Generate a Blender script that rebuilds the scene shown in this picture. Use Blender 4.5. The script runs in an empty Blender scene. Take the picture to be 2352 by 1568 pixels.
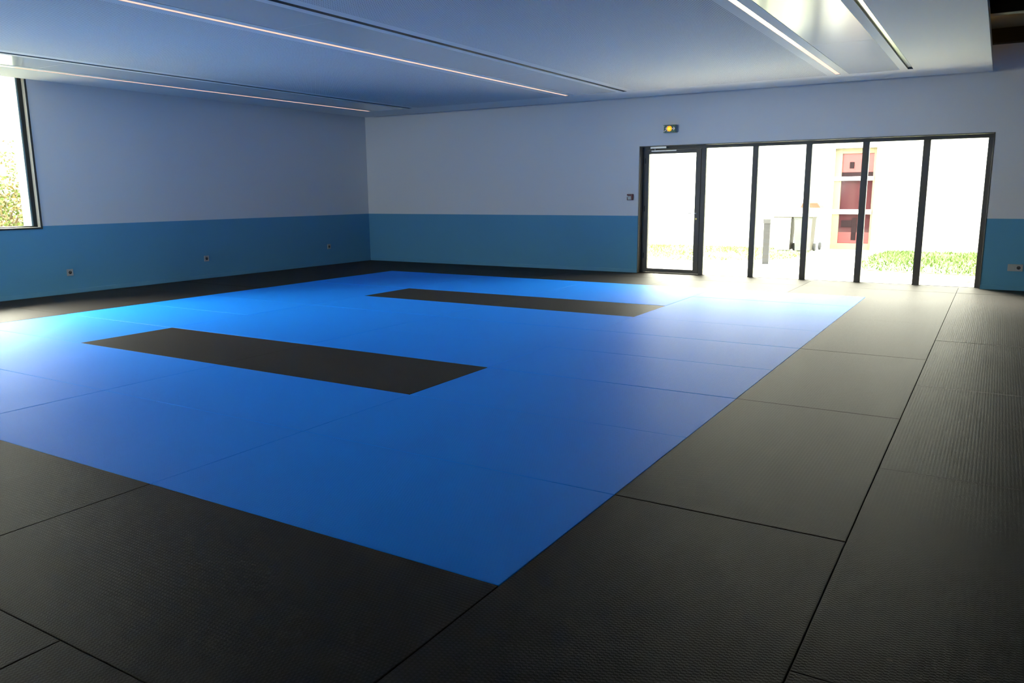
import bpy, bmesh, math, random
from mathutils import Vector, Matrix

scene = bpy.context.scene
COL = scene.collection
R = random.Random(7)

# ------------------------------------------------------------------ camera
cam_d = bpy.data.cameras.new('camera')
cam = bpy.data.objects.new('camera', cam_d)
COL.objects.link(cam)
RT = (0.85411933, 0.52001486, -0.00804388)
UP = (-0.08894759, 0.16129942, 0.98288902)
BK = (0.51241437, -0.83878903, 0.18402302)
LOC = (1.40608628, -2.1983107, 1.37190214)
cam.matrix_world = Matrix(((RT[0], UP[0], BK[0], LOC[0]), (RT[1], UP[1], BK[1], LOC[1]), (RT[2], UP[2], BK[2], LOC[2]), (0, 0, 0, 1)))
cam_d.sensor_width = 36
cam_d.lens = 27.79333
cam_d.clip_start = 0.02
scene.camera = cam

# ------------------------------------------------------------------ sky, exposure
world = bpy.data.worlds.new('overcast_sky')
scene.world = world
world.use_nodes = True
bg = world.node_tree.nodes['Background']
# bright overcast sky, the veiled sun making it brightest beyond the yard, to the left
wt = world.node_tree
geo = wt.nodes.new('ShaderNodeTexCoord')
dot = wt.nodes.new('ShaderNodeVectorMath')
dot.operation = 'DOT_PRODUCT'
SUN = Vector((-0.56, 0.55, 0.72)).normalized()
dot.inputs[1].default_value = SUN
wt.links.new(geo.outputs['Generated'], dot.inputs[0])


def wmath(op, a, b):
    n_ = wt.nodes.new('ShaderNodeMath')
    n_.operation = op
    for i_, v_ in enumerate((a, b)):
        if isinstance(v_, (int, float)):
            n_.inputs[i_].default_value = v_
        else:
            wt.links.new(v_, n_.inputs[i_])
    return n_.outputs[0]


lobe = wmath('POWER', wmath('MAXIMUM', dot.outputs['Value'], 0.0), 28.0)
dot2 = wt.nodes.new('ShaderNodeVectorMath')
dot2.operation = 'DOT_PRODUCT'
dot2.inputs[1].default_value = Vector((-0.62, -0.12, 0.78)).normalized()
wt.links.new(geo.outputs['Generated'], dot2.inputs[0])
lobe2 = wmath('POWER', wmath('MAXIMUM', dot2.outputs['Value'], 0.0), 12.0)
sky = wmath('ADD', wmath('MULTIPLY', lobe, 400.0), wmath('MULTIPLY', lobe2, 55.0))
wt.links.new(wmath('ADD', sky, 29.0), bg.inputs[1])
tint = wt.nodes.new('ShaderNodeMix')          # bluer away from the veiled sun
tint.data_type = 'RGBA'
wt.links.new(wmath('MULTIPLY', wmath('ADD', dot.outputs['Value'], 0.75), 0.9), tint.inputs[0])
tint.inputs[6].default_value = (0.80, 0.92, 1.0, 1)
tint.inputs[7].default_value = (1.0, 0.93, 0.77, 1)
wt.links.new(tint.outputs[2], bg.inputs[0])
scene.view_settings.view_transform = 'Standard'
scene.view_settings.look = 'None'
scene.view_settings.gamma = 1
scene.view_settings.use_curve_mapping = False
scene.view_settings.exposure = 0.12
cy = scene.cycles
cy.max_bounces = 12
cy.diffuse_bounces = 7
cy.glossy_bounces = 4
cy.transparent_max_bounces = 12
cy.use_denoising = True
cy.sample_clamp_indirect = 8
cy.blur_glossy = 0.5


def portal(name, loc, rot, sx, sy):
    l = bpy.data.lights.new(name, 'AREA')
    l.shape = 'RECTANGLE'
    l.size = sx
    l.size_y = sy
    l.cycles.is_portal = True
    o = bpy.data.objects.new(name, l)
    o.location = loc
    o.rotation_euler = rot
    COL.objects.link(o)


# ------------------------------------------------------------------ room numbers
XL, YB = -9.963, 10.659          # left wall, back wall
XR, YF = 6.0, -5.5               # right wall, wall behind the camera
ZC, ZD = 2.913, 0.977            # hung ceiling, top of the blue dado
ZB = -0.045                      # sub-floor below the mats
YG = 10.829                      # glazing plane
DL, DR, DT = -3.891, 1.261, 2.135
YE = 9.64                        # far end of the ceiling slots
SLAB_R = 1.163
WY, WB, WT, WY0 = 3.87, 0.96, 3.05, -0.2
portal('daylight_portal_doors', ((DL + DR) / 2, YG + 0.35, 1.05), (math.radians(-90), 0, 0), DR - DL, 2.2)
portal('daylight_portal_window', (XL - 0.45, (WY + WY0) / 2, (WB + WT) / 2), (0, math.radians(-90), 0), WT - WB, WY - WY0)

portal('daylight_portal_front', (-7.3, YF - 0.45, 1.9), (math.radians(90), 0, 0), 2.8, 1.5)


# ------------------------------------------------------------------ materials
def new_mat(name, col, rough=0.5, spec=0.5, metal=0.0, emit=None, es=0.0):
    m = bpy.data.materials.new(name)
    m.use_nodes = True
    b = m.node_tree.nodes['Principled BSDF']
    b.inputs['Base Color'].default_value = (*col, 1)
    b.inputs['Roughness'].default_value = rough
    b.inputs['Specular IOR Level'].default_value = spec
    b.inputs['Metallic'].default_value = metal
    if emit:
        b.inputs['Emission Color'].default_value = (*emit, 1)
        b.inputs['Emission Strength'].default_value = es
    return m


class NT:
    def __init__(s, m):
        s.t = m.node_tree
        s.b = s.t.nodes['Principled BSDF']

    def n(s, k, **kw):
        x = s.t.nodes.new(k)
        for a, v in kw.items():
            setattr(x, a, v)
        return x

    def l(s, a, b):
        s.t.links.new(a, b)

    def math(s, op, a, b=None, c=None, clamp=False):
        x = s.n('ShaderNodeMath', operation=op, use_clamp=clamp)
        for i, v in enumerate((a, b, c)):
            if v is None:
                continue
            if isinstance(v, (int, float)):
                x.inputs[i].default_value = v
            else:
                s.l(v, x.inputs[i])
        return x.outputs[0]

    def coord(s, kind='Object'):
        return s.n('ShaderNodeTexCoord').outputs[kind]

    def sep(s, v):
        x = s.n('ShaderNodeSeparateXYZ')
        s.l(v, x.inputs[0])
        return x.outputs

    def noise(s, v, scale, detail=2.0, rough=0.5):
        x = s.n('ShaderNodeTexNoise')
        s.l(v, x.inputs['Vector'])
        x.inputs['Scale'].default_value = scale
        x.inputs['Detail'].default_value = detail
        x.inputs['Roughness'].default_value = rough
        return x.outputs['Fac']

    def mix(s, f, a, b):
        x = s.n('ShaderNodeMix', data_type='RGBA')
        if isinstance(f, (int, float)):
            x.inputs[0].default_value = f
        else:
            s.l(f, x.inputs[0])
        for i, v in ((6, a), (7, b)):
            if isinstance(v, tuple):
                x.inputs[i].default_value = (*v, 1)
            else:
                s.l(v, x.inputs[i])
        return x.outputs[2]

    def bump(s, h, dist, strength=1.0):
        x = s.n('ShaderNodeBump')
        x.inputs['Distance'].default_value = dist
        x.inputs['Strength'].default_value = strength
        s.l(h, x.inputs['Height'])
        s.l(x.outputs[0], s.b.inputs['Normal'])
        return x.outputs[0]

    def col(s, c):
        s.l(c, s.b.inputs['Base Color'])


def mat_vinyl(name, base, dust, rough, dust_amt, rib_amp, sheen, coat):
    """embossed tatami vinyl: fine ribs along the long side, cut by a rice-straw grain"""
    m = new_mat(name, base, rough, 0.05)
    t = NT(m)
    t.b.inputs['Coat Weight'].default_value = coat
    t.b.inputs['Coat Roughness'].default_value = 0.34
    t.b.inputs['Coat IOR'].default_value = 1.35
    t.b.inputs['Sheen Weight'].default_value = sheen
    t.b.inputs['Sheen Roughness'].default_value = 0.45
    t.b.inputs['Sheen Tint'].default_value = (1, 0.95, 0.88, 1)
    co = t.coord()
    x, y, z = t.sep(co)
    rib = t.math('SINE', t.math('MULTIPLY', y, 2 * math.pi / 0.0165))
    row = t.math('FLOOR', t.math('DIVIDE', y, 0.0165))
    gr = t.math('SINE', t.math('ADD', t.math('MULTIPLY', x, 2 * math.pi / 0.015), t.math('MULTIPLY', row, math.pi)))
    leather = t.noise(co, 260, 2)
    h = t.math('ADD', t.math('MULTIPLY', rib, 0.55 * rib_amp), t.math('MULTIPLY', gr, 0.55 * rib_amp))
    h = t.math('ADD', h, t.math('MULTIPLY', leather, 1.1))
    t.l(t.bump(h, 0.0010, 1.0), t.b.inputs['Coat Normal'])
    info = t.n('ShaderNodeObjectInfo')
    off = t.n('ShaderNodeVectorMath', operation='ADD')
    sc = t.n('ShaderNodeVectorMath', operation='SCALE')
    cx = t.n('ShaderNodeCombineXYZ')
    t.l(info.outputs['Random'], cx.inputs[0])
    t.l(cx.outputs[0], sc.inputs[0])
    sc.inputs['Scale'].default_value = 40
    t.l(co, off.inputs[0])
    t.l(sc.outputs[0], off.inputs[1])
    n1 = t.noise(off.outputs[0], 2.2, 5, 0.62)
    n2 = t.noise(off.outputs[0], 17, 3, 0.6)
    f = t.math('MULTIPLY', t.math('SUBTRACT', n1, 0.32, clamp=True), dust_amt)
    f = t.math('MULTIPLY_ADD', t.math('MULTIPLY', n2, n1), dust_amt * 0.25, f, clamp=True)
    c = t.mix(f, base, dust)
    # a few rubbed chalky scuffs
    spot = t.math('GREATER_THAN', t.noise(off.outputs[0], 9, 1, 0.4), 0.82)
    c = t.mix(t.math('MULTIPLY', spot, 0.25), c, dust)
    t.col(c)
    t.l(t.math('ADD', rough - 0.04, t.math('MULTIPLY', n1, 0.10)), t.b.inputs['Roughness'])
    return m


M_BLUE = mat_vinyl('blue_vinyl', (0.004, 0.250, 0.98), (0.20, 0.30, 0.48), 0.60, 0.05, 0.25, 0.004, 0.17)
M_BLACK = mat_vinyl('black_vinyl', (0.0150, 0.0128, 0.0112), (0.090, 0.058, 0.040), 0.66, 0.20, 0.38, 0.012, 0.15)
M_FOAM = new_mat('foam_core', (0.05, 0.05, 0.05), 0.9, 0.2)

M_WALL = new_mat('painted_wall', (0.7, 0.7, 0.7), 0.75, 0.3)
t = NT(M_WALL)
co = t.coord()
z = t.sep(co)[2]
up = t.math('GREATER_THAN', z, ZD)
n = t.noise(co, 1.3, 3)
c = t.mix(up, (0.110, 0.335, 0.52), (0.79, 0.78, 0.765))
t.col(c)
t.bump(t.noise(co, 160, 3), 0.0012, 0.35)

M_DADO = new_mat('blue_paint', (0.110, 0.335, 0.52), 0.5, 0.4)
M_DARKWALL = new_mat('side_wall_paint', (0.5, 0.5, 0.5), 0.8, 0.3)
M_SUB = new_mat('subfloor_concrete', (0.04, 0.04, 0.04), 0.9, 0.2)
t = NT(M_SUB)
t.col(t.mix(t.noise(t.coord(), 5, 4), (0.03, 0.03, 0.03), (0.06, 0.06, 0.06)))

M_CEIL = new_mat('ceiling_plaster', (0.765, 0.74, 0.69), 0.7, 0.3)
t = NT(M_CEIL)
t.bump(t.noise(t.coord(), 120, 2), 0.0006, 0.2)

M_PERF = new_mat('perforated_plaster', (0.765, 0.74, 0.69), 0.75, 0.3)
t = NT(M_PERF)
x, y, z = t.sep(t.coord())
P = 0.020
fx = t.math('SUBTRACT', t.math('FRACT', t.math('DIVIDE', x, P)), 0.5)
fy = t.math('SUBTRACT', t.math('FRACT', t.math('DIVIDE', y, P)), 0.5)
d = t.math('SQRT', t.math('ADD', t.math('MULTIPLY', fx, fx), t.math('MULTIPLY', fy, fy)))
hole = t.math('LESS_THAN', d, 0.24)
t.col(t.mix(hole, (0.765, 0.74, 0.69), (0.03, 0.03, 0.03)))
t.l(t.math('MULTIPLY', t.math('SUBTRACT', 1.0, hole), 0.3), t.b.inputs['Specular IOR Level'])

M_PANEL = new_mat('satin_ceiling_panel', (0.70, 0.675, 0.61), 0.17, 0.8)
M_SLOT = new_mat('brushed_slot_metal', (0.62, 0.62, 0.60), 0.28, 0.5, 1.0)
M_SLOTDARK = new_mat('slot_dark_metal', (0.10, 0.105, 0.11), 0.5, 0.5)  # dark metal of slot frames and light housings
M_TUBE = new_mat('warm_diffuser', (0.35, 0.30, 0.26), 0.2, 0.5, 0.0, (1.0, 0.62, 0.44), 1.05)
M_ALU = new_mat('bronze_aluminium', (0.095, 0.088, 0.074), 0.5, 0.5)
M_BLKFR = new_mat('black_frame', (0.012, 0.014, 0.014), 0.45, 0.5)
M_CREAM = new_mat('cream_reveal', (0.62, 0.58, 0.50), 0.5, 0.4)
M_BEAD = new_mat('glazing_bead', (0.30, 0.40, 0.38), 0.4, 0.5)
M_SILVER = new_mat('silver_metal', (0.55, 0.56, 0.57), 0.35, 0.5, 0.6)
M_BRASS = new_mat('lock_brass', (0.45, 0.36, 0.15), 0.35, 0.5, 1.0)
M_SOCK = new_mat('socket_plastic', (0.42, 0.42, 0.40), 0.4, 0.5)
M_SOCKD = new_mat('socket_hole', (0.02, 0.02, 0.02), 0.6, 0.3)
M_GREEN = new_mat('sign_green', (0.008, 0.11, 0.065), 0.35, 0.5)
M_SIGNW = new_mat('sign_pictogram', (0.55, 0.6, 0.58), 0.4, 0.5, 0.0, (0.9, 0.7, 0.6), 0.12)
M_GREY = new_mat('sign_case_grey', (0.22, 0.26, 0.27), 0.4, 0.5)
M_AMBER = new_mat('amber_lamp', (1.0, 0.45, 0.02), 0.3, 0.5, 0.0, (1.0, 0.35, 0.01), 0.9)
M_YELLOW = new_mat('amber_lamp_core', (1.0, 0.8, 0.1), 0.3, 0.5, 0.0, (1.0, 0.80, 0.03), 1.0)
M_RED = new_mat('call_point_red', (0.10, 0.012, 0.02), 0.35, 0.5)
M_WHITEP = new_mat('white_plastic', (0.75, 0.75, 0.72), 0.3, 0.5)
M_WOOD = new_mat('dark_timber', (0.018, 0.014, 0.010), 0.6, 0.3)
t = NT(M_WOOD)
mp = t.n('ShaderNodeMapping')
t.l(t.coord(), mp.inputs[0])
mp.inputs['Scale'].default_value = (0.6, 9, 9)
t.col(t.mix(t.noise(mp.outputs[0], 3, 4), (0.012, 0.010, 0.008), (0.03, 0.022, 0.015)))
M_DECK = new_mat('grey_roof_deck', (0.13, 0.125, 0.11), 0.8, 0.2)

M_GLASS = bpy.data.materials.new('clear_glass')
M_GLASS.use_nodes = True
nt = M_GLASS.node_tree
nt.nodes.clear()
o = nt.nodes.new('ShaderNodeOutputMaterial')
mx = nt.nodes.new('ShaderNodeMixShader')
tr = nt.nodes.new('ShaderNodeBsdfTransparent')
tr.inputs[0].default_value = (0.93, 0.96, 0.95, 1)
gl = nt.nodes.new('ShaderNodeBsdfGlossy')
gl.inputs['Roughness'].default_value = 0.02
lw = nt.nodes.new('ShaderNodeFresnel')
lw.inputs['IOR'].default_value = 1.25
nt.links.new(lw.outputs[0], mx.inputs[0])
nt.links.new(tr.outputs[0], mx.inputs[1])
nt.links.new(gl.outputs[0], mx.inputs[2])
nt.links.new(mx.outputs[0], o.inputs[0])

M_PAVE = new_mat('pale_concrete_paving', (0.62, 0.60, 0.57), 0.85, 0.3)
t = NT(M_PAVE)
t.col(t.mix(t.noise(t.coord(), 3, 5), (0.42, 0.40, 0.37), (0.52, 0.50, 0.46)))
M_RENDER = new_mat('white_render', (0.54, 0.52, 0.49), 0.85, 0.2)
t = NT(M_RENDER)
t.bump(t.noise(t.coord(), 60, 3), 0.003, 0.4)
M_RFRAME = new_mat('cream_door_frame', (0.13, 0.112, 0.070), 0.7, 0.2)
M_RBAR = new_mat('white_door_bar', (0.85, 0.85, 0.83), 0.4, 0.4)
M_RGLASS = new_mat('red_tinted_glazing', (0.032, 0.010, 0.012), 0.08, 0.5)
M_RLIGHT = new_mat('rose_panel', (0.10, 0.013, 0.014), 0.4, 0.4)
M_RDARK = new_mat('plum_shape', (0.010, 0.005, 0.006), 0.9, 0.1)
M_BIN = new_mat('bin_grey_plastic', (0.060, 0.063, 0.066), 0.5, 0.4)
M_BINL = new_mat('bin_pale_plastic', (0.62, 0.62, 0.60), 0.5, 0.4)
M_BINSHADE = new_mat('bin_side_shade_tan', (0.040, 0.036, 0.026), 0.5, 0.4)  # shade painted into the bins' right sides; rims and handles share it
M_ORANGE = new_mat('bin_orange_lid', (0.055, 0.013, 0.0012), 0.45, 0.4)
M_RUBBER = new_mat('black_rubber', (0.03, 0.03, 0.03), 0.7, 0.3)
M_BOLL = new_mat('galvanised_post', (0.017, 0.017, 0.019), 0.6, 0.3)
M_BOLLC = new_mat('bollard_head', (0.032, 0.032, 0.034), 0.6, 0.3)
M_LEAFR = new_mat('dry_red_leaf', (0.10, 0.012, 0.006), 0.6, 0.3)


def leafy(name, a, b):
    m = new_mat(name, a, 0.55, 0.3)
    t = NT(m)
    t.col(t.mix(t.noise(t.coord(), 9, 3), a, b))
    return m


M_GRASS = leafy('lawn_blade', (0.018, 0.048, 0.003), (0.055, 0.085, 0.008))
M_SOIL = leafy('lawn_turf', (0.028, 0.065, 0.005), (0.075, 0.10, 0.02))
M_LEAF = leafy('shrub_leaf', (0.02, 0.05, 0.004), (0.08, 0.09, 0.012))
M_LEAFY = leafy('yellowing_leaf', (0.10, 0.085, 0.015), (0.12, 0.07, 0.03))
M_STEM = new_mat('shrub_stem', (0.10, 0.07, 0.04), 0.8, 0.2)
M_ROOF = new_mat('roof_edge_grey', (0.35, 0.35, 0.35), 0.7, 0.3)


# ------------------------------------------------------------------ mesh helpers
def box(bm, x0, x1, y0, y1, z0, z1, mi=0):
    vs = [bm.verts.new(p) for p in ((x0, y0, z0), (x1, y0, z0), (x1, y1, z0), (x0, y1, z0), (x0, y0, z1), (x1, y0, z1), (x1, y1, z1), (x0, y1, z1))]
    fs = []
    for q in ((0, 3, 2, 1), (4, 5, 6, 7), (0, 1, 5, 4), (1, 2, 6, 5), (2, 3, 7, 6), (3, 0, 4, 7)):
        f = bm.faces.new([vs[i] for i in q])
        f.material_index = mi
        fs.append(f)
    return vs


def cyl(bm, p0, p1, r0, r1=None, seg=16, mi=0):
    r1 = r0 if r1 is None else r1
    p0, p1 = Vector(p0), Vector(p1)
    ax = (p1 - p0).normalized()
    a = ax.orthogonal().normalized()
    b = ax.cross(a)
    c0, c1 = [], []
    for i in range(seg):
        th = 2 * math.pi * i / seg
        d = a * math.cos(th) + b * math.sin(th)
        c0.append(bm.verts.new(p0 + d * r0))
        c1.append(bm.verts.new(p1 + d * r1))
    for i in range(seg):
        j = (i + 1) % seg
        bm.faces.new((c0[i], c0[j], c1[j], c1[i])).material_index = mi
    bm.faces.new(c0[::-1]).material_index = mi
    bm.faces.new(c1).material_index = mi


def prism(bm, pts, y0, y1, mi=0):
    """a polygon given in x, z pushed through from y0 to y1"""
    a = [bm.verts.new((x, y0, z)) for x, z in pts]
    b = [bm.verts.new((x, y1, z)) for x, z in pts]
    n = len(pts)
    bm.faces.new(a).material_index = mi
    bm.faces.new(b[::-1]).material_index = mi
    for i in range(n):
        j = (i + 1) % n
        bm.faces.new((a[j], a[i], b[i], b[j])).material_index = mi


def obj(name, bm, mats, parent=None, loc=(0, 0, 0), rotz=0, bevel=0.0, seg=2, smooth=False):
    bmesh.ops.recalc_face_normals(bm, faces=bm.faces[:])
    me = bpy.data.meshes.new(name)
    bm.to_mesh(me)
    bm.free()
    if not isinstance(mats, (list, tuple)):
        mats = [mats]
    for m in mats:
        me.materials.append(m)
    if smooth:
        for p in me.polygons:
            p.use_smooth = True
    o = bpy.data.objects.new(name, me)
    COL.objects.link(o)
    o.location = loc
    o.rotation_euler = (0, 0, rotz)
    if parent:
        o.parent = parent
    if bevel:
        b = o.modifiers.new('bevel', 'BEVEL')
        b.width = bevel
        b.segments = seg
        b.limit_method = 'ANGLE'
        b.angle_limit = math.radians(40)
    return o


def B(*boxes):
    bm = bmesh.new()
    for b in boxes:
        box(bm, *b)
    return bm


def tag(o, label=None, cat=None, group=None, kind=None):
    if label:
        o['label'] = label
    if cat:
        o['category'] = cat
    if group:
        o['group'] = group
    if kind:
        o['kind'] = kind
    return o


def thing(name, label, cat, loc=(0, 0, 0), rotz=0, group=None, kind=None):
    o = bpy.data.objects.new(name, None)
    o.empty_display_size = 0.1
    COL.objects.link(o)
    o.location = loc
    o.rotation_euler = (0, 0, rotz)
    return tag(o, label, cat, group, kind)


def struct(name, bm, mats, label=None, cat=None, **kw):
    return tag(obj(name, bm, mats, **kw), label, cat, None, 'structure')


# ------------------------------------------------------------------ shell
TH = 0.36
struct('floor', B((XL - TH, XR + TH, YF - TH, YB + TH, ZB - 0.2, ZB)), M_SUB, 'dark concrete floor under the judo mats', 'floor')
ZTOP = 3.9
struct('wall_back', B((XL - TH, DL, YB, YB + TH, ZB, ZTOP), (DR, XR + TH, YB, YB + TH, ZB, ZTOP), (DL, DR, YB, YB + TH, DT, ZTOP)), M_WALL,
       'far wall painted pale grey above a blue band, around the glazed doors', 'wall')
struct('wall_left', B((XL - TH, XL, YF, WY0, ZB, ZTOP), (XL - TH, XL, WY, YB, ZB, ZTOP), (XL - TH, XL, WY0, WY, ZB, WB), (XL - TH, XL, WY0, WY, WT, ZTOP)), M_WALL,
       'left wall, pale above a blue band, with the tall window', 'wall')
struct('wall_right', B((XR, XR + TH, YF, YB, ZB, ZTOP)), M_DARKWALL, 'side wall outside the right edge of the view', 'wall')
FX0, FX1, FZ0, FZ1 = -8.7, -5.9, 1.1, 2.6  # opening for the added fill window
struct('wall_front', B((XL, FX0, YF - TH, YF, ZB, ZTOP), (FX1, XR, YF - TH, YF, ZB, ZTOP), (FX0, FX1, YF - TH, YF, ZB, FZ0), (FX0, FX1, YF - TH, YF, FZ1, ZTOP)), M_DARKWALL, 'wall behind the viewer', 'wall')
struct('baseboard_back', B((XL + 0.012, DL, YB - 0.012, YB, 0.0, 0.062), (DR, XR, YB - 0.012, YB, 0.0, 0.062)), M_DADO, 'thin blue skirting board along the far wall', 'skirting', bevel=0.003)
struct('baseboard_left', B((XL, XL + 0.012, YF, YB, 0.0, 0.062)), M_DADO, 'thin blue skirting board along the left wall', 'skirting', bevel=0.003)

# upper roof deck and beams above the hung ceiling
ZDECK = 3.452
struct('ceiling_upper', B((SLAB_R - 1.5, XR, YF, YB, ZDECK, ZDECK + 0.3)), M_DECK, 'grey roof deck seen past the edge of the hung ceiling', 'ceiling')
struct('ceiling_upper_left', B((XL, SLAB_R - 1.5, YF, YB, ZDECK, ZDECK + 0.3)), M_DECK, 'roof deck hidden above the hung ceiling', 'ceiling')
for k, y in enumerate((10.5, 8.41, 6.35, 4.3, 2.2, 0.1, -2.0, -4.1)):
    bm = B((SLAB_R - 1.4, XR, y, y + 0.15, 3.268, ZDECK))
    lab = ['dark timber roof beam against the far wall at the top right', 'dark timber roof beam in the top right corner, nearer than the other'][k] if k < 2 else 'dark timber roof beam overhead, outside the view'
    if k < 2:
        tag(obj('roof_beam', bm, M_WOOD, bevel=0.006), lab, 'beam', 'dark roof beams beyond the hung ceiling')
    elif k < 4:
        tag(obj('roof_beam', bm, M_WOOD, bevel=0.006), lab, 'beam', 'roof beams above the view')

# ------------------------------------------------------------------ hung ceiling
Y0 = YF + 0.4
ZS = ZC + 0.10
GAP = 0.20
LIGHTS = [(-8.952, -8.887), (-4.762, -4.697), (-0.653, -0.589)]
SLOTS = [(-7.995, -7.930), (-3.765, -3.700), (0.223, 0.288)]
PANELS = [(-8.79, -8.09), (-4.60, -3.86), (-0.490, 0.131)]
PERF = [(-7.80, -4.88), (-3.58, -0.767)]
cuts = sorted(LIGHTS + SLOTS + PANELS + PERF)
bm = bmesh.new()
x = XL + GAP
for a, b in cuts:
    box(bm, x, a, Y0, YE, ZC, ZS)
    x = b
box(bm, x, SLAB_R, Y0, YE, ZC, ZS)
box(bm, XL + GAP, SLAB_R, YE, YB - GAP, ZC, ZS)
for a, b in cuts:                       # back of every opening
    box(bm, a, b, Y0, YE, ZS - 0.02, ZS)
struct('ceiling', bm, M_CEIL, 'pale hung ceiling with long slots and perforated fields', 'ceiling')
for k, (a, b) in enumerate(PERF):
    ys = [Y0, -2.6, 0.6, 3.9, 7.164 - 0.0, YE]
    lab = ['perforated white acoustic ceiling field between the left and middle light strips', 'perforated white acoustic ceiling field between the middle and right light strips'][k]
    tag(obj('acoustic_panel', B((a + .001, b - .001, Y0, YE - .001, ZC, ZC + 0.013)), M_PERF), lab, 'ceiling panel', 'perforated ceiling fields')
names = ['left', 'middle', 'right']
for k, (a, b) in enumerate(PANELS):
    segs = [(Y0, -0.336), (-0.336, 3.414), (3.414, 7.164), (7.164, YE)]
    for j, (ya, yb) in enumerate(segs):
        lab = 'smooth pale ceiling panel of the %s light band, %s' % (names[k], ['behind the viewer', 'nearest section', 'middle section', 'end section by the far wall'][j])
        tag(obj('ceiling_panel', B((a + .002, b - .002, ya + .0015, yb - .0015, ZC + 0.002, ZC + 0.014)), M_PANEL, bevel=0.0015), lab, 'ceiling panel', 'smooth ceiling panels')
for k, (a, b) in enumerate(LIGHTS):
    th = thing('linear_ceiling_light', ['glowing warm light strip nearest the left wall, over the tall window', 'long glowing warm light strip running across the middle of the ceiling', 'short-looking bright light strip over the glazed doors, at the right'][k],
               'ceiling light', ((a + b) / 2, 0, ZC), group='warm linear ceiling lights')
    w = (b - a) / 2
    obj('housing', B((-w + .0005, -w + .003, Y0, YE, 0.0, 0.06), (w - .003, w - .0005, Y0, YE, 0.0, 0.06), (-w + .003, w - .003, YE - .012, YE - 0.0005, 0.0, 0.06), (-w + .003, w - .003, Y0, YE - .012, 0.05, 0.06)), M_SLOTDARK, th)
    obj('diffuser', B((-w + .003, w - .003, Y0 + .01, YE - .03, 0.001, 0.007)), M_TUBE, th)
for k, (a, b) in enumerate(SLOTS):
    th = thing('air_slot', ['narrow dark ceiling slot beside the left light strip', 'narrow dark ceiling slot right of the middle light strip', 'unlit metal ceiling slot right of the bright right light strip'][k],
               'ceiling slot', ((a + b) / 2, 0, ZC), group='unlit ceiling slots')
    w = (b - a) / 2
    obj('slot_frame', B((-w + .0005, -w + .002, Y0, YE, -0.0015, 0.05), (w - .002, w - .0005, Y0, YE, -0.0015, 0.05), (-w + .002, w - .002, YE - .006, YE - 0.0005, -0.0015, 0.05)), M_SLOTDARK, th)
    obj('slot_reflector', B((-w + .002, w - .002, Y0 + .01, YE - .006, 0.022, 0.026)), M_SLOT, th)
# the lamp that lights the void over the slab
l = bpy.data.lights.new('cove_lamp', 'POINT')
l.color = (1.0, 0.62, 0.12)
l.energy = 1.2
l.shadow_soft_size = 0.04
o = bpy.data.objects.new('cove_lamp', l)
o.location = (1.02, 9.55, ZS + 0.12)
COL.objects.link(o)

# ------------------------------------------------------------------ judo mats
MT = 0.0405


def mat_mesh(name, L, W, m):
    bm = bmesh.new()
    g = 0.0013
    box(bm, -L / 2 + g, L / 2 - g, -W / 2 + g, W / 2 - g, -MT, 0)
    top = [e for e in bm.edges if all(abs(v.co.z) < 1e-6 for v in e.verts)]
    side = [e for e in bm.edges if abs(e.verts[0].co.z - e.verts[1].co.z) > 0.01]
    bmesh.ops.bevel(bm, geom=top + side, offset=0.0040, segments=3, profile=0.6, affect='EDGES')
    bmesh.ops.recalc_face_normals(bm, faces=bm.faces[:])
    me = bpy.data.meshes.new(name)
    bm.to_mesh(me)
    bm.free()
    me.materials.append(m)
    return me


meshes = {}


def put_mat(x0, x1, y0, y1, colour, label, group):
    along_x = (x1 - x0) >= (y1 - y0)
    L, W = (x1 - x0, y1 - y0) if along_x else (y1 - y0, x1 - x0)
    key = (round(L, 3), round(W, 3), colour)
    if key not in meshes:
        meshes[key] = mat_mesh('judo_mat', L, W, M_BLUE if colour == 'blue' else M_BLACK)
    o = bpy.data.objects.new('judo_mat', meshes[key])
    COL.objects.link(o)
    o.location = ((x0 + x1) / 2, (y0 + y1) / 2, R.uniform(-0.0012, 0.0010))
    o.rotation_euler = (R.uniform(-.0004, .0004), R.uniform(-.0003, .0003), 0 if along_x else math.pi / 2)
    tag(o, label, 'judo mat', group)
    return o


ORD = ['', 'first', 'second', 'third', 'fourth', 'fifth', 'sixth', 'seventh', 'eighth', 'ninth', 'tenth']
BAR = {(2, 1): 'right half of the near black bar in the blue field', (2, 2): 'left half of the near black bar in the blue field',
       (6, 1): 'right half of the far black bar in the blue field', (6, 2): 'left half of the far black bar in the blue field'}
CN = ['right-hand', 'second', 'third', 'left-hand']
for row in range(9):
    for c in range(4):
        x1 = -2 * c
        if (row, c) in BAR:
            put_mat(x1 - 2, x1, row, row + 1, 'black', 'black judo mat, ' + BAR[(row, c)], 'black bar mats')
        else:
            rn = ORD[row + 1] + ' row from the near black border'
            cn = ['right-hand column', 'second column from the right', 'third column from the right', 'left-hand column'][c]
            put_mat(x1 - 2, x1, row, row + 1, 'blue', 'blue judo mat, %s, %s' % (rn, cn), 'blue judo mats')
G = 'black border mats'
XA = XL + 0.012
YA = YB - 0.012
# right border: two columns laid lengthwise
for k, (a, b) in enumerate(((-3, -1), (-1, 1), (1, 3), (3, 5), (5, 7), (7, 9))):
    if b > -1:
        put_mat(0, 1, a, b, 'black', 'black judo mat touching the right edge of the blue field, %s from the bottom' % ORD[k], G)
for k, (a, b) in enumerate(((-2, 0), (0, 2), (2, 4), (4, 6), (6, 8), (8, 10))):
    put_mat(1, 2, a, b, 'black', 'black judo mat of the column along the right picture edge, %s from the bottom' % ORD[k + 1], G)
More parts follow.
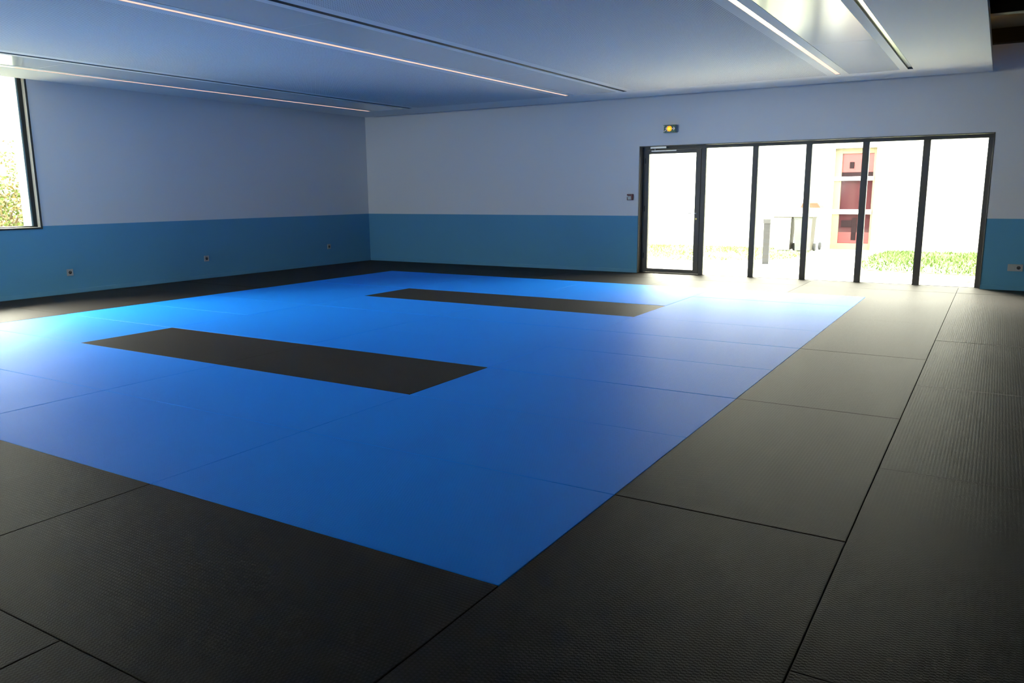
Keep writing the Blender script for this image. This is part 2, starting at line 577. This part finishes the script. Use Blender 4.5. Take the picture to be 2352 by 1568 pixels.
# far border
XS = [(1, -1), (-1, -3), (-3, -5), (-5, -7), (-7, -9)]
for k, (b, a) in enumerate(XS):
    put_mat(a, b, 9, 10, 'black', 'black judo mat of the strip behind the blue field, %s from the right' % ORD[k + 1], G)
put_mat(XA, -9, 9, 10, 'black', 'short black judo mat in the strip behind the blue field, by the left wall', G)
XS = [(3, 1), (1, -1), (-1, -3), (-3, -5), (-5, -7), (-7, -9)]
for k, (b, a) in enumerate(XS):
    put_mat(a, b, 10, YA, 'black', 'narrow black judo mat against the far wall, %s from the right' % ORD[k + 1], G)
put_mat(XA, -9, 10, YA, 'black', 'narrow black judo mat in the far left corner of the room', G)
# left border
for v in range(1, 9):
    put_mat(XA, -8, v, v + 1, 'black', 'black judo mat between blue field and left wall, %s from the far wall' % ORD[11 - v], G)
# near border
for k, (a, b) in enumerate(((-2, 0), (-4, -2))):
    put_mat(a, b, -1, 0, 'black', ['black judo mat along the near edge of the blue field, at its near corner', 'black judo mat along the near edge of the blue field, at the left picture edge'][k], G)
for k, (a, b) in enumerate(((-1, 0), (-3, -1))):
    put_mat(a, b, -2, -1, 'black', ['black judo mat cut by the bottom picture edge, left of its middle', 'black judo mat in the bottom left corner of the picture'][k], G)


# ------------------------------------------------------------------ glazed screen and door in the far wall
F0, F1 = YG - 0.03, YG + 0.04
th = thing('window_2', 'glazed screen of tall panes in dark frames beside the glass door', 'glazed screen', (0, 0, 0), kind='structure')
LIN = 0.012
obj('lining', B((DL, DL + LIN, YB - 0.008, F1, ZB, DT), (DR - LIN, DR, YB - 0.008, F1, ZB, DT), (DL + LIN, DR - LIN, YB - 0.008, F1, DT - LIN, DT)), M_ALU, th, bevel=0.002)
obj('head_frame', B((DL + LIN, DR - LIN, F0, F1, 2.075, DT - LIN)), M_ALU, th, bevel=0.003)
obj('jamb', B((DR - 0.075, DR - LIN, F0, F1, ZB, 2.075)), M_ALU, th, bevel=0.003)
obj('jamb', B((DL + LIN, DL + 0.06, F0, F1, ZB, 2.075)), M_ALU, th, bevel=0.003)
obj('sill', B((-3.83, -2.855, F0, F1 + 0.01, -0.04, 0.006), (-2.775, DR - 0.075, F0, F1 + 0.01, -0.04, 0.003)), M_ALU, th, bevel=0.002)
obj('mullion', B((-2.855, -2.775, F0, F1, -0.04, 2.075)), M_ALU, th, bevel=0.003)
MUL = [(-2.026, -1.938), (-1.218, -1.128), (-0.414, -0.322), (0.388, 0.482)]
for a, b in MUL:
    obj('mullion', B((a, b, F0, F1, 0.0, 2.075)), M_ALU, th, bevel=0.003)
xs = [-2.775] + [v for ab in MUL for v in ab] + [DR - 0.075]
for k in range(5):
    obj('pane', B((xs[2 * k], xs[2 * k + 1], YG, YG + 0.006, 0.003, 2.075)), M_GLASS, th)

struct('trim_1', B((DL + LIN, DR - LIN, YB - 0.009, F0 - 0.002, ZB, -0.001)), M_BLACK, 'narrow black strip of matting in the recess before the glazed screen', 'floor strip')
th = thing('door_1', 'glazed exit door with dark frame at the left end of the screen', 'door', (-3.83, YG, 0), kind='structure')
ox = 3.83
dx0, dx1, dz0, dz1 = -3.828 + ox, -2.858 + ox, 0.012, 2.072
fy0, fy1 = -0.045, 0.025
gx0, gx1, gz0, gz1 = -3.765 + ox, -2.945 + ox, 0.075, 2.008
obj('door_leaf', B((dx0, gx0, fy0, fy1, dz0, dz1), (gx1, dx1, fy0, fy1, dz0, dz1), (gx0, gx1, fy0, fy1, dz0, gz0), (gx0, gx1, fy0, fy1, gz1, dz1)), M_ALU, th, bevel=0.003)
obj('pane', B((gx0, gx1, -0.003, 0.003, gz0, gz1)), M_GLASS, th)
bm = bmesh.new()
cyl(bm, (gx1 + .04, fy0, 1.02), (gx1 + .04, fy0 - .05, 1.02), 0.009)
cyl(bm, (gx1 + .045, fy0 - .05, 1.02), (gx1 - .085, fy0 - .05, 1.024), 0.0075)
hd = obj('door_handle', bm, M_SILVER, th, smooth=False)
bm = bmesh.new()
cyl(bm, (gx1 + .04, fy0, 0.93), (gx1 + .04, fy0 - .02, 0.93), 0.015)
obj('lock_cylinder', bm, M_BRASS, th)
c = obj('door_closer', B((-3.728 + ox, -3.443 + ox, fy0 - .045, fy0 - .0, 2.092, 2.148)), M_SILVER, th, bevel=0.004)
bm = bmesh.new()
box(bm, -3.711 + ox, -3.275 + ox, fy0 - .035, fy0 - .02, 2.045, 2.062)
cyl(bm, (-3.65 + ox, fy0 - .028, 2.058), (-3.65 + ox, fy0 - .028, 2.094), 0.008)
obj('closer_arm', bm, M_SILVER, th)
bm = bmesh.new()
for zz in (0.25, 1.05, 1.85):
    cyl(bm, (dx0 + .0, fy0 - .006, zz), (dx0 + .0, fy0 - .006, zz + .09), 0.009)
obj('hinge', bm, M_BLKFR, th)

# ------------------------------------------------------------------ left window
th = thing('window_1', 'tall window at the left picture edge with black frame and cream reveal', 'window', (XL, 0, 0), kind='structure')


def ring(x0, x1, y0, y1, z0, z1, w, wb=None):
    wb = wb or w
    return B((x0, x1, y0, y0 + w, z0, z1), (x0, x1, y1 - w, y1, z0, z1), (x0, x1, y0 + w, y1 - w, z0, z0 + wb), (x0, x1, y0 + w, y1 - w, z1 - w, z1))


obj('window_trim', ring(-0.004, 0.012, WY0 - .022, WY + .022, WB - .022, WT + .022, 0.022), M_BLKFR, th, bevel=0.002)
obj('window_reveal', ring(-0.06, 0.004, WY0, WY, WB, WT, 0.006), M_CREAM, th)
obj('window_frame', ring(-0.12, -0.06, WY0, WY, WB, WT, 0.055, 0.02), M_BLKFR, th, bevel=0.003)
obj('glazing_bead', ring(-0.105, -0.075, WY0 + .055, WY - .055, WB + .02, WT - .055, 0.02, 0.006), M_BEAD, th)
obj('outer_reveal', ring(-0.37, -0.12, WY0, WY, WB, WT, 0.03, 0.012), M_RENDER, th)
obj('pane', B((-0.093, -0.087, WY0 + .055, 1.8, WB + .026, WT - .055)), M_GLASS, th)
obj('pane', B((-0.093, -0.087, 1.86, WY - .055, WB + .026, WT - .055)), M_GLASS, th)
obj('mullion', B((-0.12, -0.06, 1.8, 1.86, WB + .02, WT - .055)), M_BLKFR, th)

th = thing('fill_window', 'added unseen window behind the viewer that lights the far wall', 'window', (0, YF, 0), kind='structure')  # added out of view to brighten the far wall
obj('window_frame', B((FX0, FX0 + .06, -.18, -.1, FZ0, FZ1), (FX1 - .06, FX1, -.18, -.1, FZ0, FZ1), (FX0 + .06, FX1 - .06, -.18, -.1, FZ0, FZ0 + .06), (FX0 + .06, FX1 - .06, -.18, -.1, FZ1 - .06, FZ1), (-7.33, -7.27, -.18, -.1, FZ0 + .06, FZ1 - .06)), M_BLKFR, th)
obj('pane', B((FX0 + .06, -7.33, -.143, -.137, FZ0 + .06, FZ1 - .06)), M_GLASS, th)
obj('pane', B((-7.27, FX1 - .06, -.143, -.137, FZ0 + .06, FZ1 - .06)), M_GLASS, th)

# ------------------------------------------------------------------ small wall things


def wall_socket(x, y, z, rotz, label, double=False):
    th = thing('wall_socket', label, 'socket', (x, y, z), rotz, 'wall sockets low on the blue band')
    w = 0.09 if double else 0.046
    obj('cover_plate', B((-w, w, -0.011, 0, -0.048, 0.048)), M_SOCK, th, bevel=0.004)
    cx = 0.04 if double else 0
    bm = bmesh.new()
    cyl(bm, (cx, -0.0135, 0), (cx, -0.0105, 0), 0.023, seg=24)
    s = obj('socket_well', bm, M_SOCKD, th)
    bm = bmesh.new()
    for dx in (-0.0095, 0.0095):
        cyl(bm, (cx + dx, -0.0150, 0), (cx + dx, -0.0130, 0), 0.0028, seg=8)
    cyl(bm, (cx, -0.021, 0.012), (cx, -0.013, 0.012), 0.0025, seg=8)
    obj('earth_pin', bm, M_SILVER, s)
    if double:
        obj('blank_plate', B((-0.078, -0.006, -0.0135, -0.0105, -0.036, 0.036)), M_SOCK, th, bevel=0.002)


for y, z, lab in ((4.205, 0.304, 'grey single wall socket on the left wall, nearest the tall window'), (6.538, 0.334, 'grey single wall socket halfway along the left wall'),
                  (9.436, 0.36, 'grey single wall socket on the left wall, nearest the corner')):
    wall_socket(XL, y, z, math.radians(90), lab)
wall_socket(1.655, YB, 0.314, 0, 'grey double wall socket right of the glazed doors', True)

# emergency exit sign
th = thing('exit_sign', 'green emergency exit sign with running figure and amber lamp, above the door', 'exit sign', (-3.335, YB, 2.393))
obj('housing', B((-0.107, 0.107, -0.09, 0, -0.062, 0.062)), M_GREY, th, bevel=0.006)
pl = obj('sign_plate', B((-0.105, 0.105, -0.096, -0.0905, -0.060, 0.060)), M_GREEN, th, bevel=0.002)
bm = bmesh.new()
Y_, Y1_ = -0.099, -0.0962
cyl(bm, (-0.035, Y_, 0.036), (-0.035, Y1_, 0.036), 0.009, seg=14)


def limb(bm, pts, w):
    for (a, b), (c, d) in zip(pts, pts[1:]):
        dx, dz = c - a, d - b
        L = math.hypot(dx, dz)
        nx, nz = -dz / L * w, dx / L * w
        prism(bm, [(a + nx, b + nz), (c + nx, d + nz), (c - nx, d - nz), (a - nx, b - nz)], Y_, Y1_)


limb(bm, [(-0.040, 0.024), (-0.052, -0.006)], 0.010)
limb(bm, [(-0.040, 0.022), (-0.022, 0.010), (-0.012, 0.020)], 0.004)
limb(bm, [(-0.044, 0.022), (-0.064, 0.012), (-0.066, -0.004)], 0.004)
limb(bm, [(-0.050, -0.006), (-0.030, -0.018), (-0.036, -0.044)], 0.005)
limb(bm, [(-0.054, -0.006), (-0.062, -0.028), (-0.084, -0.030)], 0.005)
limb(bm, [(-0.082, 0.044), (-0.100, 0.044), (-0.100, -0.046), (-0.082, -0.046)], 0.004)
limb(bm, [(0.020, 0.0), (0.088, 0.0)], 0.006)
limb(bm, [(0.066, 0.024), (0.090, 0.0), (0.066, -0.024)], 0.006)
obj('pictogram', bm, M_SIGNW, pl)
bm = bmesh.new()
bmesh.ops.create_uvsphere(bm, u_segments=20, v_segments=12, radius=1)
bmesh.ops.scale(bm, vec=(0.044, 0.010, 0.044), verts=bm.verts)
bmesh.ops.translate(bm, vec=(-0.002, -0.098, 0), verts=bm.verts)
lamp = obj('indicator_lamp', bm, M_AMBER, th, smooth=True)
bm = bmesh.new()
bmesh.ops.create_uvsphere(bm, u_segments=20, v_segments=12, radius=1)
bmesh.ops.scale(bm, vec=(0.028, 0.008, 0.022), verts=bm.verts)
bmesh.ops.translate(bm, vec=(-0.002, -0.104, 0), verts=bm.verts)
obj('lamp_core', bm, M_YELLOW, lamp, smooth=True)

# fire alarm call point
th = thing('alarm_call_point', 'small dark red alarm call point on the wall left of the door', 'alarm', (-4.035, YB, 1.293))
obj('housing', B((-0.055, 0.055, -0.045, 0, -0.052, 0.052)), M_RED, th, bevel=0.008)
obj('press_plate', B((-0.036, 0.026, -0.049, -0.0452, -0.042, 0.016)), M_SOCK, th, bevel=0.002)
bm = bmesh.new()
bmesh.ops.create_uvsphere(bm, u_segments=14, v_segments=10, radius=0.017)
bmesh.ops.translate(bm, vec=(-0.047, -0.05, 0.013), verts=bm.verts)
obj('indicator_dome', bm, M_WHITEP, th, smooth=True)

# ------------------------------------------------------------------ outside
GZ = -0.05
struct('ground', B((-40, XL - TH, -25, 45, GZ - .3, GZ), (XL - TH, 30, YB + TH, 45, GZ - .3, GZ), (XL - TH, 30, -25, YF - TH, GZ - .3, GZ)), M_PAVE, 'pale concrete paving outside the glazed doors', 'paving')
# roof over the room so no sky leaks in
struct('roof', B((XL - TH - .3, XR + TH + .3, YF - TH - .3, YB + TH + .25, ZTOP, ZTOP + 0.25)), M_ROOF, 'flat roof of the room seen only from outside', 'roof')

WX = 18.6
th = thing('building', 'white rendered building across the yard with a red glazed door', 'building', (0, WX, 0))
bx0, bx1, bt = -2.124, -1.185, 2.375
obj('wall', B((-16, bx0, 0.25, 0.6, GZ, 3.5), (bx1, 14, 0.25, 0.6, GZ, 3.5), (bx0, bx1, 0.25, 0.6, bt, 4.6), (-16, bx0, 0, 0.25, GZ, 3.5), (bx1, 14, 0, 0.25, GZ, 3.5), (bx0, bx1, 0, 0.25, bt, 4.6)), M_RENDER, th)
dr = obj('door_frame', B((bx0, -1.96, .14, .24, GZ, bt), (-1.252, bx1, .14, .24, GZ, bt), (-1.96, -1.252, .14, .24, 2.25, bt), (-1.96, -1.252, .14, .24, GZ, 0.10)), M_RFRAME, th, bevel=0.004)
obj('cross_bar', B((bx0 + .01, -1.225, .10, .22, 1.61, 1.705)), M_RBAR, dr, bevel=0.004)
obj('cross_bar', B((bx0 + .01, -1.225, .10, .22, 0.81, 0.92)), M_RBAR, dr, bevel=0.004)
obj('pane', B((-1.96, -1.252, .19, .21, 1.705, 2.25)), [M_RLIGHT], dr)
obj('pane', B((-1.96, -1.252, .19, .21, 0.92, 1.61)), M_RGLASS, dr)
obj('pane', B((-1.96, -1.252, .19, .21, 0.10, 0.81)), M_RGLASS, dr)
obj('transom_strip', B((-1.96, -1.252, .178, .189, 1.705, 1.81)), M_RDARK, dr)  # dark plum strip along the bottom of the top pane
obj('notice_box', B((-1.79, -1.69, .165, .189, 1.90, 2.05)), M_RDARK, dr, bevel=0.004)
obj('kick_panel', B((-1.96, -1.252, .178, .189, 0.10, 0.37)), M_RLIGHT, dr)
obj('letter_plate', B((-1.90, -1.66, .165, .178, 0.50, 0.66)), M_RDARK, dr, bevel=0.004)
obj('post_inside', B((-1.66, -1.55, .165, .178, 0.18, 0.72)), M_RDARK, dr)


M_PALE = leafy('overexposed_lawn_turf', (0.09, 0.12, 0.035), (0.17, 0.19, 0.09))  # overexposure put into the colour: paler turf where the grass is brightly lit
M_PALEB = leafy('overexposed_lawn_blade', (0.05, 0.09, 0.01), (0.13, 0.16, 0.05))  # blades lightened the same way


def lawn(name, poly, n, label, hmin, hmax, soil=None, blade=None):
    zt = GZ + 0.012
    bm = bmesh.new()
    a = [bm.verts.new((x, y, GZ)) for x, y in poly]
    b = [bm.verts.new((x, y, zt)) for x, y in poly]
    bm.faces.new(b)
    for i in range(len(poly)):
        j = (i + 1) % len(poly)
        bm.faces.new((a[i], a[j], b[j], b[i]))
    bmesh.ops.recalc_face_normals(bm, faces=bm.faces[:])
    x0, x1 = min(p[0] for p in poly), max(p[0] for p in poly)
    y0, y1 = min(p[1] for p in poly), max(p[1] for p in poly)

    def inside(x, y):
        c = False
        for i in range(len(poly)):
            (xa, ya), (xb, yb) = poly[i], poly[i - 1]
            if (ya > y) != (yb > y) and x < (xb - xa) * (y - ya) / (yb - ya) + xa:
                c = not c
        return c
    k = 0
    while k < n:
        x, y = R.uniform(x0, x1), R.uniform(y0, y1)
        if not inside(x, y):
            continue
        if math.sin(x * 2.3 + 1) * math.sin(y * 1.7) + R.uniform(-1, 1) < -0.35:
            k += 1
            continue
        th_ = R.uniform(0, math.tau)
        h = R.uniform(hmin, hmax)
        w = R.uniform(0.006, 0.013)
        dx, dy = math.cos(th_) * w, math.sin(th_) * w
        lx, ly = R.uniform(-.05, .05), R.uniform(-.05, .05)
        f = bm.faces.new([bm.verts.new((x - dx, y - dy, zt)), bm.verts.new((x + dx, y + dy, zt)), bm.verts.new((x + lx, y + ly, zt + h))])
        f.material_index = 1
        k += 1
    me = bpy.data.meshes.new(name)
    bm.to_mesh(me)
    bm.free()
    me.materials.append(soil or M_SOIL)
    me.materials.append(blade or M_GRASS)
    o = bpy.data.objects.new(name, me)
    COL.objects.link(o)
    tag(o, label, 'lawn', None, 'stuff')


lawn('lawn', [(-0.85, 14.1), (-0.6, 13.35), (1.2, 13.1), (9, 13.0), (9, 18.5), (-0.75, 18.5), (-0.95, 16.5)], 26000, 'bright grass patch outside the two right-hand panes', 0.03, 0.09)
lawn('lawn', [(-15, 14.0), (-3.75, 13.95), (-2.35, 15.0), (-2.2, 16.2), (-2.2, 17.40), (-3.32, 17.40), (-3.32, 18.5), (-15, 18.5)], 26000, 'thin grass strip outside, coloured pale for overexposure, left of the concrete path', 0.02, 0.07, M_PALE, M_PALEB)

lawn('lawn', [(-14.1, -9), (-10.8, -9), (-10.8, 13.5), (-14.1, 13.5)], 9000, 'pale green lawn outside the tall left window', 0.02, 0.07, M_PALE, M_PALEB)


def wheelie_bin(x, y, w, h, body, side_m, lid_m, label, lid='flat', dep=0.5):
    th = thing('wheelie_bin', label, 'wheelie bin', (x, y, GZ), 0, 'wheelie bins outside')
    bm = bmesh.new()
    wt, wb = w / 2, w / 2 * 0.82
    dt, db = dep / 2, dep / 2 * 0.74
    rings = []
    for zz, a, b in ((0.03, wb, db), (h * 0.5, (wb + wt) / 2, (db + dt) / 2), (h - 0.05, wt * 0.97, dt * 0.97), (h - 0.05, wt, dt), (h, wt, dt)):
        rings.append([bm.verts.new(p) for p in ((-a, -b, zz), (a, -b, zz), (a, b, zz), (-a, b, zz))])
    bm.faces.new(rings[0][::-1])
    bm.faces.new(rings[-1])
    for r0, r1 in zip(rings, rings[1:]):
        for i in range(4):
            j = (i + 1) % 4
            f = bm.faces.new((r0[i], r0[j], r1[j], r1[i]))
            f.material_index = 1 if i == 1 else 0
    obj('bin_body', bm, [body, side_m], th, bevel=0.012)
    obj('rim', B((-wt - .012, wt + .012, -dt - .012, dt + .012, h - 0.022, h + .004)), side_m, th, bevel=0.004)
    bm = bmesh.new()
    if lid == 'flat':
        box(bm, -wt - .03, wt + .03, -dt - .03, dt + .05, h + .005, h + 0.022)
    else:
        a = bmesh.ops
        pts = [(-wt - .03, h + .005), (wt + .03, h + .005), (wt - .05, h + .12), (-wt + .01, h + .12)]
        prism(bm, pts, -dt - .03, dt + .05)
    obj('lid', bm, lid_m, th, bevel=0.006)
    for s in (-1, 1):
        bm = bmesh.new()
        cyl(bm, (s * (wb + .01), db + .02, 0.09), (s * (wb + .05), db + .02, 0.09), 0.09, seg=20)
        obj('wheel', bm, M_RUBBER, th)
    bm = bmesh.new()
    cyl(bm, (-wt * .8, dt + .06, h - .05), (wt * .8, dt + .06, h - .05), 0.014)
    for s in (-1, 1):
        cyl(bm, (s * wt * .8, dt + .06, h - .05), (s * wt * .8, dt - .01, h - .05), 0.012)
    obj('handle', bm, side_m, th)


wheelie_bin(-2.54, 17.75, 0.42, 0.82, M_BIN, M_BINSHADE, M_BINL, 'light grey wheelie bin outside, in front of the orange-lidded one')
wheelie_bin(-3.02, 17.8, 0.40, 0.82, M_BINL, M_BINSHADE, M_BINL, 'pale wheelie bin outside, leftmost of the three')
wheelie_bin(-2.50, 18.27, 0.40, 1.02, M_BINL, M_BINL, M_ORANGE, 'wheelie bin with orange lid outside, beside the red door', 'dome', 0.42)

th = thing('bollard', 'square grey metal post with a paler head standing in the yard', 'bollard', (-2.49, 13.88, GZ), math.radians(8))
obj('post', B((-0.06, 0.06, -0.06, 0.06, 0, 0.80)), M_BOLL, th, bevel=0.004)
obj('post_head', B((-0.072, 0.066, -0.072, 0.066, 0.80, 0.89)), M_BOLLC, th, bevel=0.006)
obj('base_plate', B((-0.08, 0.08, -0.08, 0.08, 0, 0.012)), M_BOLLC, th)

# a dry leaf on the paving
bm = bmesh.new()
pts = []
for i in range(12):
    a = i / 12 * math.tau
    r = 0.075 * (1 + 0.25 * math.cos(3 * a))
    pts.append(bm.verts.new((r * math.cos(a), 0.7 * r * math.sin(a), 0.012 + 0.02 * math.cos(a * 2))))
cc = bm.verts.new((0, 0, 0.03))
c2 = bm.verts.new((0, 0, 0.004))
for i in range(12):
    bm.faces.new((pts[i], pts[(i + 1) % 12], cc))
    bm.faces.new((pts[(i + 1) % 12], pts[i], c2))
tag(obj('fallen_leaf', bm, M_LEAFR, loc=(1.10, 11.95, GZ)), 'small red leaf on the paving just outside the last pane', 'leaf')


def shrub(x, y, rx, ry, h, n, label, m1, m2):
    th = thing('shrub', label, 'shrub', (x, y, GZ), 0, 'shrubs outside the left window')
    bm = bmesh.new()
    for k in range(14):
        a = R.uniform(0, math.tau)
        p = Vector((R.uniform(-.1, .1), R.uniform(-.1, .1), 0))
        q = Vector((math.cos(a) * rx * .7, math.sin(a) * ry * .7, h * R.uniform(.7, 1.0)))
        mid = (p + q) / 2 + Vector((0, 0, .2))
        cyl(bm, p, mid, 0.02, 0.013, 6)
        cyl(bm, mid, q, 0.013, 0.004, 6)
    obj('stem', bm, M_STEM, th)
    bm = bmesh.new()
    for k in range(n):
        while True:
            u, v, w = R.uniform(-1, 1), R.uniform(-1, 1), R.uniform(-1, 1)
            if .25 < u * u + v * v + w * w < 1:
                break
        w_ = 1 + 0.18 * math.sin(u * 7) * math.sin(v * 6)
        c = Vector((u * rx * w_, v * ry * w_, h * .55 + w * h * .5 * w_))
        d = Vector((R.uniform(-1, 1), R.uniform(-1, 1), R.uniform(-.6, .6))).normalized()
        s = d.orthogonal().normalized()
        s.rotate(Matrix.Rotation(R.uniform(0, 6.3), 3, d))
        L, W = R.uniform(.05, .10), R.uniform(.018, .032)
        f = bm.faces.new([bm.verts.new(c), bm.verts.new(c + d * L * .5 + s * W), bm.verts.new(c + d * L), bm.verts.new(c + d * L * .5 - s * W)])
        f.material_index = 0 if R.random() < .6 else 1
    me = bpy.data.meshes.new('foliage')
    bm.to_mesh(me)
    bm.free()
    me.materials.append(m1)
    me.materials.append(m2)
    o = bpy.data.objects.new('foliage', me)
    COL.objects.link(o)
    o.parent = th


shrub(-15.2, 5.9, 0.8, 1.0, 1.75, 5200, 'dense green shrub outside the left window, lower right of the pane', M_LEAF, M_LEAFY)
shrub(-17.5, 7.3, 0.9, 1.1, 2.5, 3000, 'taller yellowing shrub behind the dense green one outside the window', M_LEAFY, M_LEAF)
th = thing('house', 'overexposed white house far outside the left window', 'building', (-21, 4, GZ))
obj('wall', B((-5, 0, -20, 16, 0, 7.5)), M_RENDER, th)
obj('roof_edge', B((-5.1, 0.15, -20.1, 16.1, 7.5, 7.6)), M_ROOF, th)
obj('ledge', B((0.0, 0.05, -20, 16, 3.22, 3.26)), M_ROOF, th)
